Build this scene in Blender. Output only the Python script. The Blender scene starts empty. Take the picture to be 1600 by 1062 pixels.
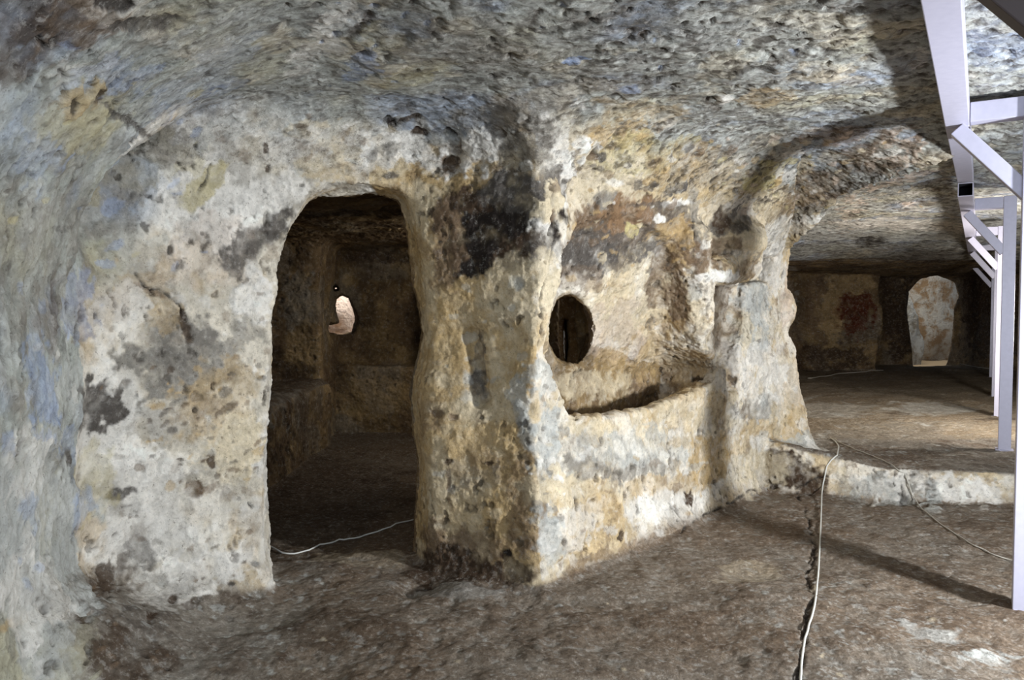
import bpy, math, time
import numpy as np
from mathutils import Vector
from mathutils.bvhtree import BVHTree
T0 = time.time()
S = bpy.context.scene
# ---------------------------------------------------------------- camera, world, light, exposure
F_PX, PITCH, CAM_Z = 1220.0, math.radians(2.2), 1.5
cam = bpy.data.objects.new('camera', bpy.data.cameras.new('camera'))
S.collection.objects.link(cam)
cam.data.sensor_width = 36.0
cam.data.lens = 36.0 * F_PX / 1600.0
cam.data.clip_start = 0.05
cam.location = (0, 0, CAM_Z)
cam.rotation_euler = (math.pi / 2 - PITCH, 0, 0)
S.camera = cam
S.view_settings.view_transform = 'Standard'
S.view_settings.look = 'None'
S.view_settings.gamma = 1.0
S.view_settings.use_curve_mapping = False
S.view_settings.exposure = 0.0
w = bpy.data.worlds.new('world'); S.world = w; w.use_nodes = True
w.node_tree.nodes['Background'].inputs[0].default_value = (0.60, 0.75, 1.0, 1)
w.node_tree.nodes['Background'].inputs[1].default_value = 0.35


def area(name, loc, target, sx, sy, power, col):
    l = bpy.data.lights.new(name, 'AREA'); l.shape = 'RECTANGLE'; l.size = sx; l.size_y = sy
    l.energy = power; l.color = col
    o = bpy.data.objects.new(name, l); S.collection.objects.link(o)
    o.location = loc
    o.rotation_euler = (Vector(target) - Vector(loc)).to_track_quat('-Z', 'Y').to_euler()
    return o


area('side_light', (3.62, 2.10, 1.15), (0.2, 4.9, 1.5), 0.22, 0.26, 240, (0.90, 0.95, 1.0))  # small source out of view on the right, throws the post's shadow
area('fill_behind_camera', (0.6, -1.6, 1.9), (0.0, 4.5, 1.4), 2.2, 1.6, 82, (0.78, 0.89, 1.0))  # added fill behind the camera, not a seen entrance
area('daylight_back_opening', (9.4, 18.3, 4.2), (9.7, 20.6, 1.2), 1.6, 1.6, 85, (1.0, 0.97, 0.92))
area('daylight_chamber_window', (-2.3, 10.9, 3.0), (-2.5, 12.0, 1.4), 1.0, 1.0, 75, (1.0, 0.93, 0.85))
area('daylight_slit', (0.5, 10.4, 3.0), (0.6, 11.6, 1.2), 0.6, 0.6, 45, (0.95, 0.97, 1.0))
area('fill_inner_chamber', (-0.3, 7.6, 2.2), (-2.0, 8.6, 0.9), 0.5, 0.5, 15, (1.0, 0.95, 0.85))  # added fill to lift the inner chamber; there is no shaft
area('fill_chamber_hole', (1.15, 8.6, 2.1), (0.3, 7.2, 1.3), 0.4, 0.4, 12, (1.0, 0.96, 0.88))  # added fill for what shows through the oval hole
area('fill_rear_hall', (5.6, 7.3, 1.45), (3.9, 9.6, 1.35), 0.7, 0.7, 120, (1.0, 0.95, 0.88))  # added fill that brightens the rear hall from out of view

# ---------------------------------------------------------------- noise
f32 = np.float32


def _h(i, j, k, seed):
    n = (i * 374761393 + j * 668265263 + k * 2147483647 + seed * 974634777) & 0xffffffff
    n = ((n ^ (n >> 13)) * 1274126177) & 0xffffffff
    n = n ^ (n >> 16)
    return (n & 0xffff).astype(f32) / 32767.5 - 1.0


def vnoise(p, seed=0):
    fl = np.floor(p); t = (p - fl).astype(f32); t = t * t * t * (t * (t * 6 - 15) + 10)
    i, j, k = (fl[:, a].astype(np.int64) for a in range(3))
    x, y, z = t[:, 0], t[:, 1], t[:, 2]
    r = 0
    for a in (0, 1):
        for b in (0, 1):
            for c in (0, 1):
                r = r + _h(i + a, j + b, k + c, seed) * (x if a else 1 - x) * (y if b else 1 - y) * (z if c else 1 - z)
    return r


def fbm(p, octs=4, seed=0, gain=0.5):
    r = 0; a = 1.0; s = 0
    for o in range(octs):
        r = r + a * vnoise(p * (2.03 ** o) + 17.3 * o, seed + o); s += a; a *= gain
    return r / s * 1.6


# ---------------------------------------------------------------- implicit rock
def smin(a, b, k):
    h = np.maximum(k - np.abs(a - b), 0) / k
    return np.minimum(a, b) - h * h * k * 0.25


def smax(a, b, k):
    return -smin(-a, -b, k)


def poly(X, Y, pts):
    d = None; s = np.ones(np.broadcast(X, Y).shape, f32)
    n = len(pts)
    for i in range(n):
        ax, ay = pts[i]; bx, by = pts[(i + 1) % n]
        ex, ey = bx - ax, by - ay
        wx, wy = X - ax, Y - ay
        t = np.clip((wx * ex + wy * ey) / (ex * ex + ey * ey), 0, 1)
        q = (wx - ex * t) ** 2 + (wy - ey * t) ** 2
        d = q if d is None else np.minimum(d, q)
        c1 = Y >= ay; c2 = Y < by; c3 = ex * wy > ey * wx
        fl = (c1 & c2 & c3) | (~c1 & ~c2 & ~c3)
        s = np.where(fl, -s, s)
    return (s * np.sqrt(d)).astype(f32)


def near_line(X, Y, pts):
    """pts: x, y, then values; returns distance, side (+ left), interpolated values"""
    best = None
    for i in range(len(pts) - 1):
        a, b = pts[i], pts[i + 1]
        ex, ey = b[0] - a[0], b[1] - a[1]
        wx, wy = X - a[0], Y - a[1]
        t = np.clip((wx * ex + wy * ey) / (ex * ex + ey * ey), 0, 1)
        q = (wx - ex * t) ** 2 + (wy - ey * t) ** 2
        side = ex * wy - ey * wx
        vals = [a[k] + (b[k] - a[k]) * t for k in range(2, len(a))]
        if best is None:
            best = [q, side] + vals
        else:
            m = q < best[0]
            new = [q, side] + vals
            best = [np.where(m, n_, o_) for n_, o_ in zip(new, best)]
    best[0] = np.sqrt(best[0])
    return best


LEFT = [(-1.55, -3.0), (-1.55, 1.2), (-1.60, 2.2), (-1.76, 2.85), (-1.88, 3.25)]
DOORW = [(-1.88, 3.25), (-1.91, 3.48), (-1.80, 3.68), (-1.60, 3.86), (-1.27, 4.13), (-0.93, 4.36), (-0.56, 4.50), (-0.2, 4.37), (0.13, 4.20)]
PART = [(0.13, 4.20), (1.00, 5.20), (1.75, 6.08), (2.25, 6.62), (2.44, 6.92), (2.50, 7.30)]
POLY_A = LEFT + DOORW[1:] + PART[1:] + [(2.72, 8.0), (7.0, 8.0), (7.0, -3.0)]
POLY_C = [(2.52, 7.25), (2.72, 8.1), (3.25, 10.0), (5.0, 16.0), (7.55, 16.0), (7.6, 17.5), (10.0, 17.5), (10.2, 16.0), (11.2, 16.0), (11.2, 12.0), (7.0, 5.5), (4.0, 5.5)]
POLY_B = [(-1.62, 4.62), (-0.55, 4.80), (0.1, 5.10), (1.5, 6.75), (1.6, 9.4), (-2.15, 9.4), (-2.12, 8.55), (-3.2, 8.45), (-2.9, 6.5), (-2.2, 5.0)]
LIP = [(0.13, 4.20, 2.25, 0.40), (1.0, 5.2, 2.00, 0.60), (1.7, 6.02, 1.96, 0.70), (2.36, 6.78, 1.95, 0.70),
       (2.52, 6.10, 2.36, 0.60), (2.74, 5.10, 2.41, 0.55), (3.2, 4.5, 2.60, 0.5)]
LIPR = LIP[3:]
STEP = [(1.95, 6.75, .40), (2.15, 6.42, .42), (2.45, 6.32, .34), (2.95, 6.12, .25), (3.9, 5.95, .25), (6.0, 5.5, .25), (9.0, 5.0, .25)]


def coveR(d, R):
    t = np.clip((R - d) / R, 0, 0.985)
    return R - R * np.sqrt(1 - t * t)


def ceil_z(X, Y):
    z = 2.60 + 0 * X * Y
    z = np.where(Y > 10.0, 2.62 - np.clip(Y - 10.0, 0, 2.2) * 0.145 - np.clip(Y - 12.2, 0, 5) * 0.012, z)
    dl = near_line(X, Y, LEFT)[0]
    dd = near_line(X, Y, DOORW)[0]
    z = z - coveR(dl, 1.15)
    z = np.minimum(z, 2.60 - coveR(dd, 0.42))
    d, side, hw, R = near_line(X, Y, LIP)
    dr, sr, hr, _ = near_line(X, Y, LIPR)
    t = np.clip(d / R, 0, 1)
    zf = hw + (2.60 - hw) * (1 - (1 - t) ** 2)
    zb = hr + (2.62 - hr) * np.clip(dr / 0.16, 0, 1) ** 0.7
    behind = (sr > 0) & (dr < 0.6) & (Y < 6.9) & (Y > 4.4) & (X > 2.3)
    return np.where(behind, np.minimum(z, np.maximum(zb, hr)), np.minimum(z, zf)).astype(f32)


def floor_z(X, Y):
    d, side, h = near_line(X, Y, STEP)
    sd = np.where(side > 0, d, -d)
    t = np.clip(sd / 0.10 + 0.5, 0, 1); t = t * t * (3 - 2 * t)
    h = 0.25 + (h - 0.25) * np.exp(-(d / 0.45) ** 2)
    z = np.where((Y > 4.9) & (X > 1.6), t * h, 0.0)
    z = z - 0.10 * np.exp(-((X + 0.52) ** 2 + (Y - 4.22) ** 2) / 0.012)
    z = z + 0.10 * np.exp(-((X + 1.75) ** 2 + (Y - 3.15) ** 2) / 0.05)
    return z.astype(f32)


def box(X, Y, Z, c, h, r=0.05):
    qx = np.abs(X - c[0]) - h[0] + r; qy = np.abs(Y - c[1]) - h[1] + r; qz = np.abs(Z - c[2]) - h[2] + r
    return np.sqrt(np.maximum(qx, 0) ** 2 + np.maximum(qy, 0) ** 2 + np.maximum(qz, 0) ** 2) + np.minimum(np.maximum(qx, np.maximum(qy, qz)), 0) - r


def ell(X, Y, Z, c, r):
    k = np.sqrt(((X - c[0]) / r[0]) ** 2 + ((Y - c[1]) / r[1]) ** 2 + ((Z - c[2]) / r[2]) ** 2)
    return (k - 1) * min(r)


def cap(X, Y, Z, a, b, ra, rb):
    ex, ey, ez = (b[i] - a[i] for i in range(3))
    wx, wy, wz = X - a[0], Y - a[1], Z - a[2]
    t = np.clip((wx * ex + wy * ey + wz * ez) / (ex * ex + ey * ey + ez * ez), 0, 1)
    return np.sqrt((wx - ex * t) ** 2 + (wy - ey * t) ** 2 + (wz - ez * t) ** 2) - (ra + (rb - ra) * t)


DOOR = [(-1.335, -.5), (-1.335, 0.0), (-1.37, .60), (-1.32, 1.10), (-1.33, 1.42), (-1.27, 1.75), (-1.20, 1.98), (-1.10, 2.12), (-.98, 2.185),
        (-.60, 2.195), (-.50, 2.15), (-.445, 1.98), (-.40, 1.78), (-.375, 1.45), (-.375, 1.22), (-.40, 1.10), (-.425, .95), (-.41, .7), (-.395, .0), (-.395, -.5)]
NICHE = [(0.12, 1.45), (0.10, 1.15), (0.30, .62), (2.02, .66), (2.12, 1.05), (1.80, 1.30), (1.68, 1.60), (1.52, 1.95), (.9, 2.1), (.36, 2.02), (0.20, 1.8)]
RIM = [(-1, 1.4), (.1, 1.25), (.25, 1.05), (.38, .89), (.7, .84), (1.08, .845), (1.5, .87), (2.0, .95), (2.2, 1.05), (3, 1.3)]
US = (0.652, 0.758)


def field(X, Y, Z):
    """< 0 in the air, > 0 in the rock"""
    AC = np.minimum(poly(X, Y, POLY_A), poly(X, Y, POLY_C))
    s = (X - .13) * US[0] + (Y - 4.2) * US[1]
    d = -((X - .13) * US[1] - (Y - 4.2) * US[0])
    # lower partition bulges out, foot flares
    out2 = AC
    flare = 0.07 * np.exp(-Z / 0.16) + 0.03 * np.sin(Z * 4.1 + X * 2.0)
    F = smax(out2 + flare, Z - ceil_z(X, Y), 0.10)
    F = smax(F, floor_z(X, Y) - Z, 0.05)
    # inner chamber beyond the doorway
    B = smax(poly(X, Y, POLY_B), Z - 2.36 + 0.02 * Y - 0.1, 0.18)
    B = smax(B, 0.0 * X - Z, 0.05)
    B = smin(B, box(X, Y, Z, (-1.62, 9.45, 1.55), (0.56, 0.50, 0.74), 0.12), 0.03)
    B = smax(B, -box(X, Y, Z, (-2.75, 7.55, 0.2), (0.72, 1.15, 0.52), 0.10), 0.04)
    B = smax(B, -cap(X, Y, Z, (0.63, 6.35, 1.9), (0.67, 6.30, 0.7), 0.11, 0.14), 0.06)
    B = smax(B, -cap(X, Y, Z, (0.30, 7.6, 2.4), (0.32, 7.5, 0.0), 0.13, 0.15), 0.06)
    F = np.minimum(F, B)
    wq = X + .38 * (Y - 4.25)
    D = smax(poly(wq, Z, DOOR), np.abs(Y - 4.55) - 0.75, 0.03)
    D = smax(D, floor_z(X, Y) - Z, 0.05)
    F = smin(F, D, 0.035)
    # niche with the trough
    depth = np.clip(0.46 - 0.40 * np.clip((Z - 1.05) / 0.95, 0, 1), 0.05, 0.5)
    N = smax(poly(s, Z, NICHE), np.abs(d) - depth, 0.07)
    rz = np.interp(s, [q[0] for q in RIM], [q[1] for q in RIM]).astype(f32)
    wall = np.maximum(Z - rz, d - 0.13)
    N = smax(N, -wall, 0.05)
    F = smin(F, N, 0.025)
    # oval hole through to the chamber
    kx = X - 0.0735 * Y - 0.0; kz = Z - 1.5 + (516 - 484) / 1220. * Y
    H = (np.sqrt((kx / 0.145) ** 2 + (kz / 0.225) ** 2) - 1) * 0.145
    H = np.maximum(H, np.abs(Y - 5.35) - 0.95)
    F = smin(F, H, 0.03)
    F = smax(F, -cap(X, Y, Z, (-1.50, 4.02, -0.12), (-1.98, 3.05, -0.05), 0.10, 0.40), 0.25)
    # slot in the pillar
    F = smin(F, cap(X, Y, Z, (-0.215, 4.33, 1.36), (-0.155, 4.30, 1.00), 0.055, 0.055), 0.03)
    F = smin(F, cap(X, Y, Z, (-0.235, 4.42, 1.36), (-0.175, 4.39, 1.00), 0.05, 0.05), 0.03)
    # groove and hollows on the end pillar
    F = smin(F, cap(X, Y, Z, (1.62, 5.98, 1.62), (1.70, 6.02, 0.95), 0.07, 0.07), 0.06)
    F = smax(F, -cap(X, Y, Z, (1.24, 5.42, 2.00), (1.38, 5.62, 1.40), 0.13, 0.075), 0.06)
    F = smax(F, -cap(X, Y, Z, (1.41, 5.56, 1.77), (1.84, 6.06, 1.80), 0.10, 0.09), 0.04)
    F = smax(F, -ell(X, Y, Z, (1.50, 6.02, 2.02), (0.44, 0.40, 0.26)), 0.12)
    F = smin(F, smax(poly(s, Z, [(2.60, 1.70), (3.12, 1.73), (3.18, 1.95), (2.86, 1.96), (2.72, 1.80)]).astype(f32), np.abs(d) - 0.26, 0.02), 0.02)
    F = smin(F, smax(poly(s, Z, [(2.08, 1.10), (2.42, 1.05), (2.60, 1.40), (2.70, 1.69), (2.04, 1.67)]).astype(f32), np.abs(d) - 0.12, 0.05), 0.03)
    # boss of rock above the pillar, holes in the lintel
    F = smin(F, ell(X, Y, Z, (-0.62, 4.28, 2.46), (0.06, 0.1, 0.06)), 0.03)
    F = smin(F, ell(X, Y, Z, (-0.33, 4.33, 2.30), (0.055, 0.1, 0.08)), 0.03)
    F = smax(F, -cap(X, Y, Z, (2.46, 6.98, 0.15), (2.42, 6.98, 1.1), 0.25, 0.12), 0.14)
    F = smax(F, -ell(X, Y, Z, (2.37, 6.95, 1.52), (0.13, 0.13, 0.16)), 0.06)
    # windows to the outside
    pu = 800 + 1220 * X / np.maximum(Y, 1.0); pv = 484 - 1220 * (Z - 1.5) / np.maximum(Y, 1.0)
    WN = poly(pu, pv, [(522, 464), (534, 459), (546, 463), (555, 480), (561, 500), (553, 521), (530, 523), (500, 519), (504, 508), (528, 503), (522, 490)]) / 122.0
    WN = np.minimum(WN, (np.sqrt((pu - 525) ** 2 + (pv - 450) ** 2) - 6) / 122.0)
    F = np.minimum(F, smax(WN.astype(f32), np.abs(Y - 10.3) - 0.9, 0.01))
    WO = poly(pu, pv, [(1416, 455), (1436, 434), (1463, 427), (1492, 440), (1497, 462), (1489, 482), (1489, 520), (1481, 572), (1427, 573), (1419, 520), (1414, 480)]) / 70.0
    F = np.minimum(F, smax(WO.astype(f32), np.abs(Y - 17.9) - 0.7, 0.02))
    F = np.minimum(F, box(X, Y, Z, (0.655, 10.0, 1.10), (0.04, 1.0, 0.30), 0.02))
    F = np.minimum(F, np.maximum(X - 2.4, 10.5 - Y) + 0 * Z)
    return F


def axis(segs):
    out = [segs[0][0]]
    for a, b, h in segs:
        n = max(1, int(round((b - a) / h)))
        out += list(a + (b - a) * (np.arange(n) + 1) / n)
    return np.array(out, f32)


Q = 0.8
xs = axis([(-3.4, -2.45, .05), (-2.45, 2.9, .024 * Q), (2.9, 4.2, .034 * Q), (4.2, 11.4, .06)])
ys = axis([(-1.2, 1.6, .06), (1.6, 7.2, .024 * Q), (7.2, 10.6, .035), (10.6, 18.1, .06)])
zs = axis([(-.25, 2.75, .024 * Q)])
nx, ny, nz = len(xs), len(ys), len(zs)
G = np.empty((nx, ny, nz), f32)
X3 = xs[:, None, None]; Z3 = zs[None, None, :]
for j in range(0, ny, 24):
    G[:, j:j + 24] = field(X3, ys[None, j:j + 24, None], Z3)
print('grid', G.shape, time.time() - T0)
# surface nets
IN = G < 0
c = IN[:-1, :-1, :-1].astype(np.int8)
for a, b, d in ((1, 0, 0), (0, 1, 0), (0, 0, 1), (1, 1, 0), (1, 0, 1), (0, 1, 1), (1, 1, 1)):
    c += IN[a:nx - 1 + a, b:ny - 1 + b, d:nz - 1 + d]
I, J, K = np.nonzero((c > 0) & (c < 8))
del c
idx = np.full((nx - 1, ny - 1, nz - 1), -1, np.int32)
idx[I, J, K] = np.arange(len(I))
acc = np.zeros((len(I), 3), np.float64); cnt = np.zeros(len(I))
AX = (xs, ys, zs)
for ax in range(3):
    o1, o2 = [q for q in range(3) if q != ax]
    for a in (0, 1):
        for b in (0, 1):
            p = [I, J, K]
            p0 = list(p); p0[o1] = p[o1] + a; p0[o2] = p[o2] + b
            p1 = list(p0); p1[ax] = p0[ax] + 1
            g0 = G[tuple(p0)]; g1 = G[tuple(p1)]
            m = (g0 < 0) != (g1 < 0)
            t = np.where(m, g0 / np.where(m, g0 - g1, 1), 0)
            pos = np.stack([AX[q][p0[q]] for q in range(3)], 1).astype(np.float64)
            pos[:, ax] += t * (AX[ax][p1[ax]] - AX[ax][p0[ax]])
            acc[m] += pos[m]; cnt[m] += 1
V = (acc / cnt[:, None]).astype(f32)
quads = []
for ax in range(3):
    o1, o2 = [(1, 2), (2, 0), (0, 1)][ax]
    sl0 = [slice(None)] * 3; sl1 = [slice(None)] * 3
    sl0[ax] = slice(0, -1); sl1[ax] = slice(1, None)
    for q in (o1, o2):
        sl0[q] = slice(1, -1); sl1[q] = slice(1, -1)
    a0 = IN[tuple(sl0)]; a1 = IN[tuple(sl1)]
    e = np.nonzero(a0 != a1)
    flip = a1[e]
    e = list(e); e[o1] = e[o1] + 1; e[o2] = e[o2] + 1
    def cell(da, db):
        q = list(e); q[o1] = e[o1] - da; q[o2] = e[o2] - db
        return idx[tuple(q)]
    q4 = np.stack([cell(1, 1), cell(0, 1), cell(0, 0), cell(1, 0)], 1)
    q4[flip] = q4[flip][:, ::-1]
    quads.append(q4)
QD = np.concatenate(quads)
# air is the side the faces look at
QD = QD[:, ::-1]
del G, IN, idx
print('nets', len(V), len(QD), time.time() - T0)


def vnormals(V, QD):
    n = np.cross(V[QD[:, 2]] - V[QD[:, 0]], V[QD[:, 3]] - V[QD[:, 1]]).astype(f32)
    N = np.zeros((len(V), 3), f32)
    for a in range(3):
        for k in range(4):
            N[:, a] += np.bincount(QD[:, k], n[:, a], len(V))
    return N / np.maximum(np.linalg.norm(N, axis=1, keepdims=True), 1e-9)


def smooth(V, QD, it):
    e = np.concatenate([QD[:, [0, 1]], QD[:, [1, 2]], QD[:, [2, 3]], QD[:, [3, 0]]])
    n = len(V); deg = np.bincount(e[:, 0], minlength=n) + np.bincount(e[:, 1], minlength=n)
    for _ in range(it):
        W = np.zeros_like(V)
        for a in range(3):
            W[:, a] = np.bincount(e[:, 0], V[e[:, 1], a], n) + np.bincount(e[:, 1], V[e[:, 0], a], n)
        V = V * 0.5 + 0.5 * W / np.maximum(deg, 1)[:, None]
    return V.astype(f32)


V = smooth(V, QD, 2)
CAMP = Vector((0, 0, CAM_Z))
ca, sa = math.cos(PITCH), math.sin(PITCH)


def ray(px, py):
    x, y = (px - 800) / F_PX, (531 - py) / F_PX
    return Vector((x, ca + y * sa, -sa + y * ca)).normalized()


def raise_low(V, N):
    """broad unevenness of the hewn rock"""
    a = fbm(V * 1.3, 2, 3) * 0.028 + fbm(V * 3.6, 3, 11) * 0.016
    fl = (N[:, 2] > 0.7) & (V[:, 2] < 0.6)
    a = np.where(fl, a * 0.75, a)
    return V + N * a[:, None]


V = raise_low(V, vnormals(V, QD))
bvh = BVHTree.FromPolygons([tuple(v) for v in V.tolist()], QD.tolist())
print('bvh', time.time() - T0)


def hit(px, py):
    r = bvh.ray_cast(CAMP + ray(px, py) * 0.3, ray(px, py))
    return r[0], r[1]


# ---------------------------------------------------------------- subdivision to fine mesh
def subdiv(V, QD):
    n = len(V)
    e = np.sort(np.concatenate([QD[:, [0, 1]], QD[:, [1, 2]], QD[:, [2, 3]], QD[:, [3, 0]]]), axis=1).astype(np.int64)
    key = e[:, 0] * n + e[:, 1]
    u, inv = np.unique(key, return_inverse=True)
    em = (V[u // n] + V[u % n]) * 0.5
    fc = V[QD].mean(1)
    m = len(QD); E = inv.reshape(4, m).T + n
    Fi = np.arange(m) + n + len(u)
    out = []
    for k in range(4):
        out.append(np.stack([QD[:, k], E[:, k], Fi, E[:, (k + 3) % 4]], 1))
    return np.concatenate([V, em, fc]).astype(f32), np.concatenate(out).astype(np.int64)


FINE = True
if FINE:
    V, QD = subdiv(V, QD)
    V = smooth(V, QD, 1)
N = vnormals(V, QD)
print('subdiv', len(V), time.time() - T0)


# ---------------------------------------------------------------- stains, painted shade and bumps placed on the rock
def lin(c):
    c = np.array(c, float) / 255.0
    return np.where(c <= 0.04045, c / 12.92, ((c + 0.055) / 1.055) ** 2.4)


WHT, CRM, OCH, GRY, DGR, BLU, BRN, DBR, BLK, YEL, LGR, PNK, ORG = (
    (228, 222, 212), (212, 196, 166), (186, 158, 112), (140, 134, 124), (92, 86, 80), (150, 166, 196), (118, 97, 76), (74, 58, 44),
    (44, 37, 33), (192, 178, 128), (184, 184, 178), (208, 188, 170), (164, 128, 92))
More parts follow.
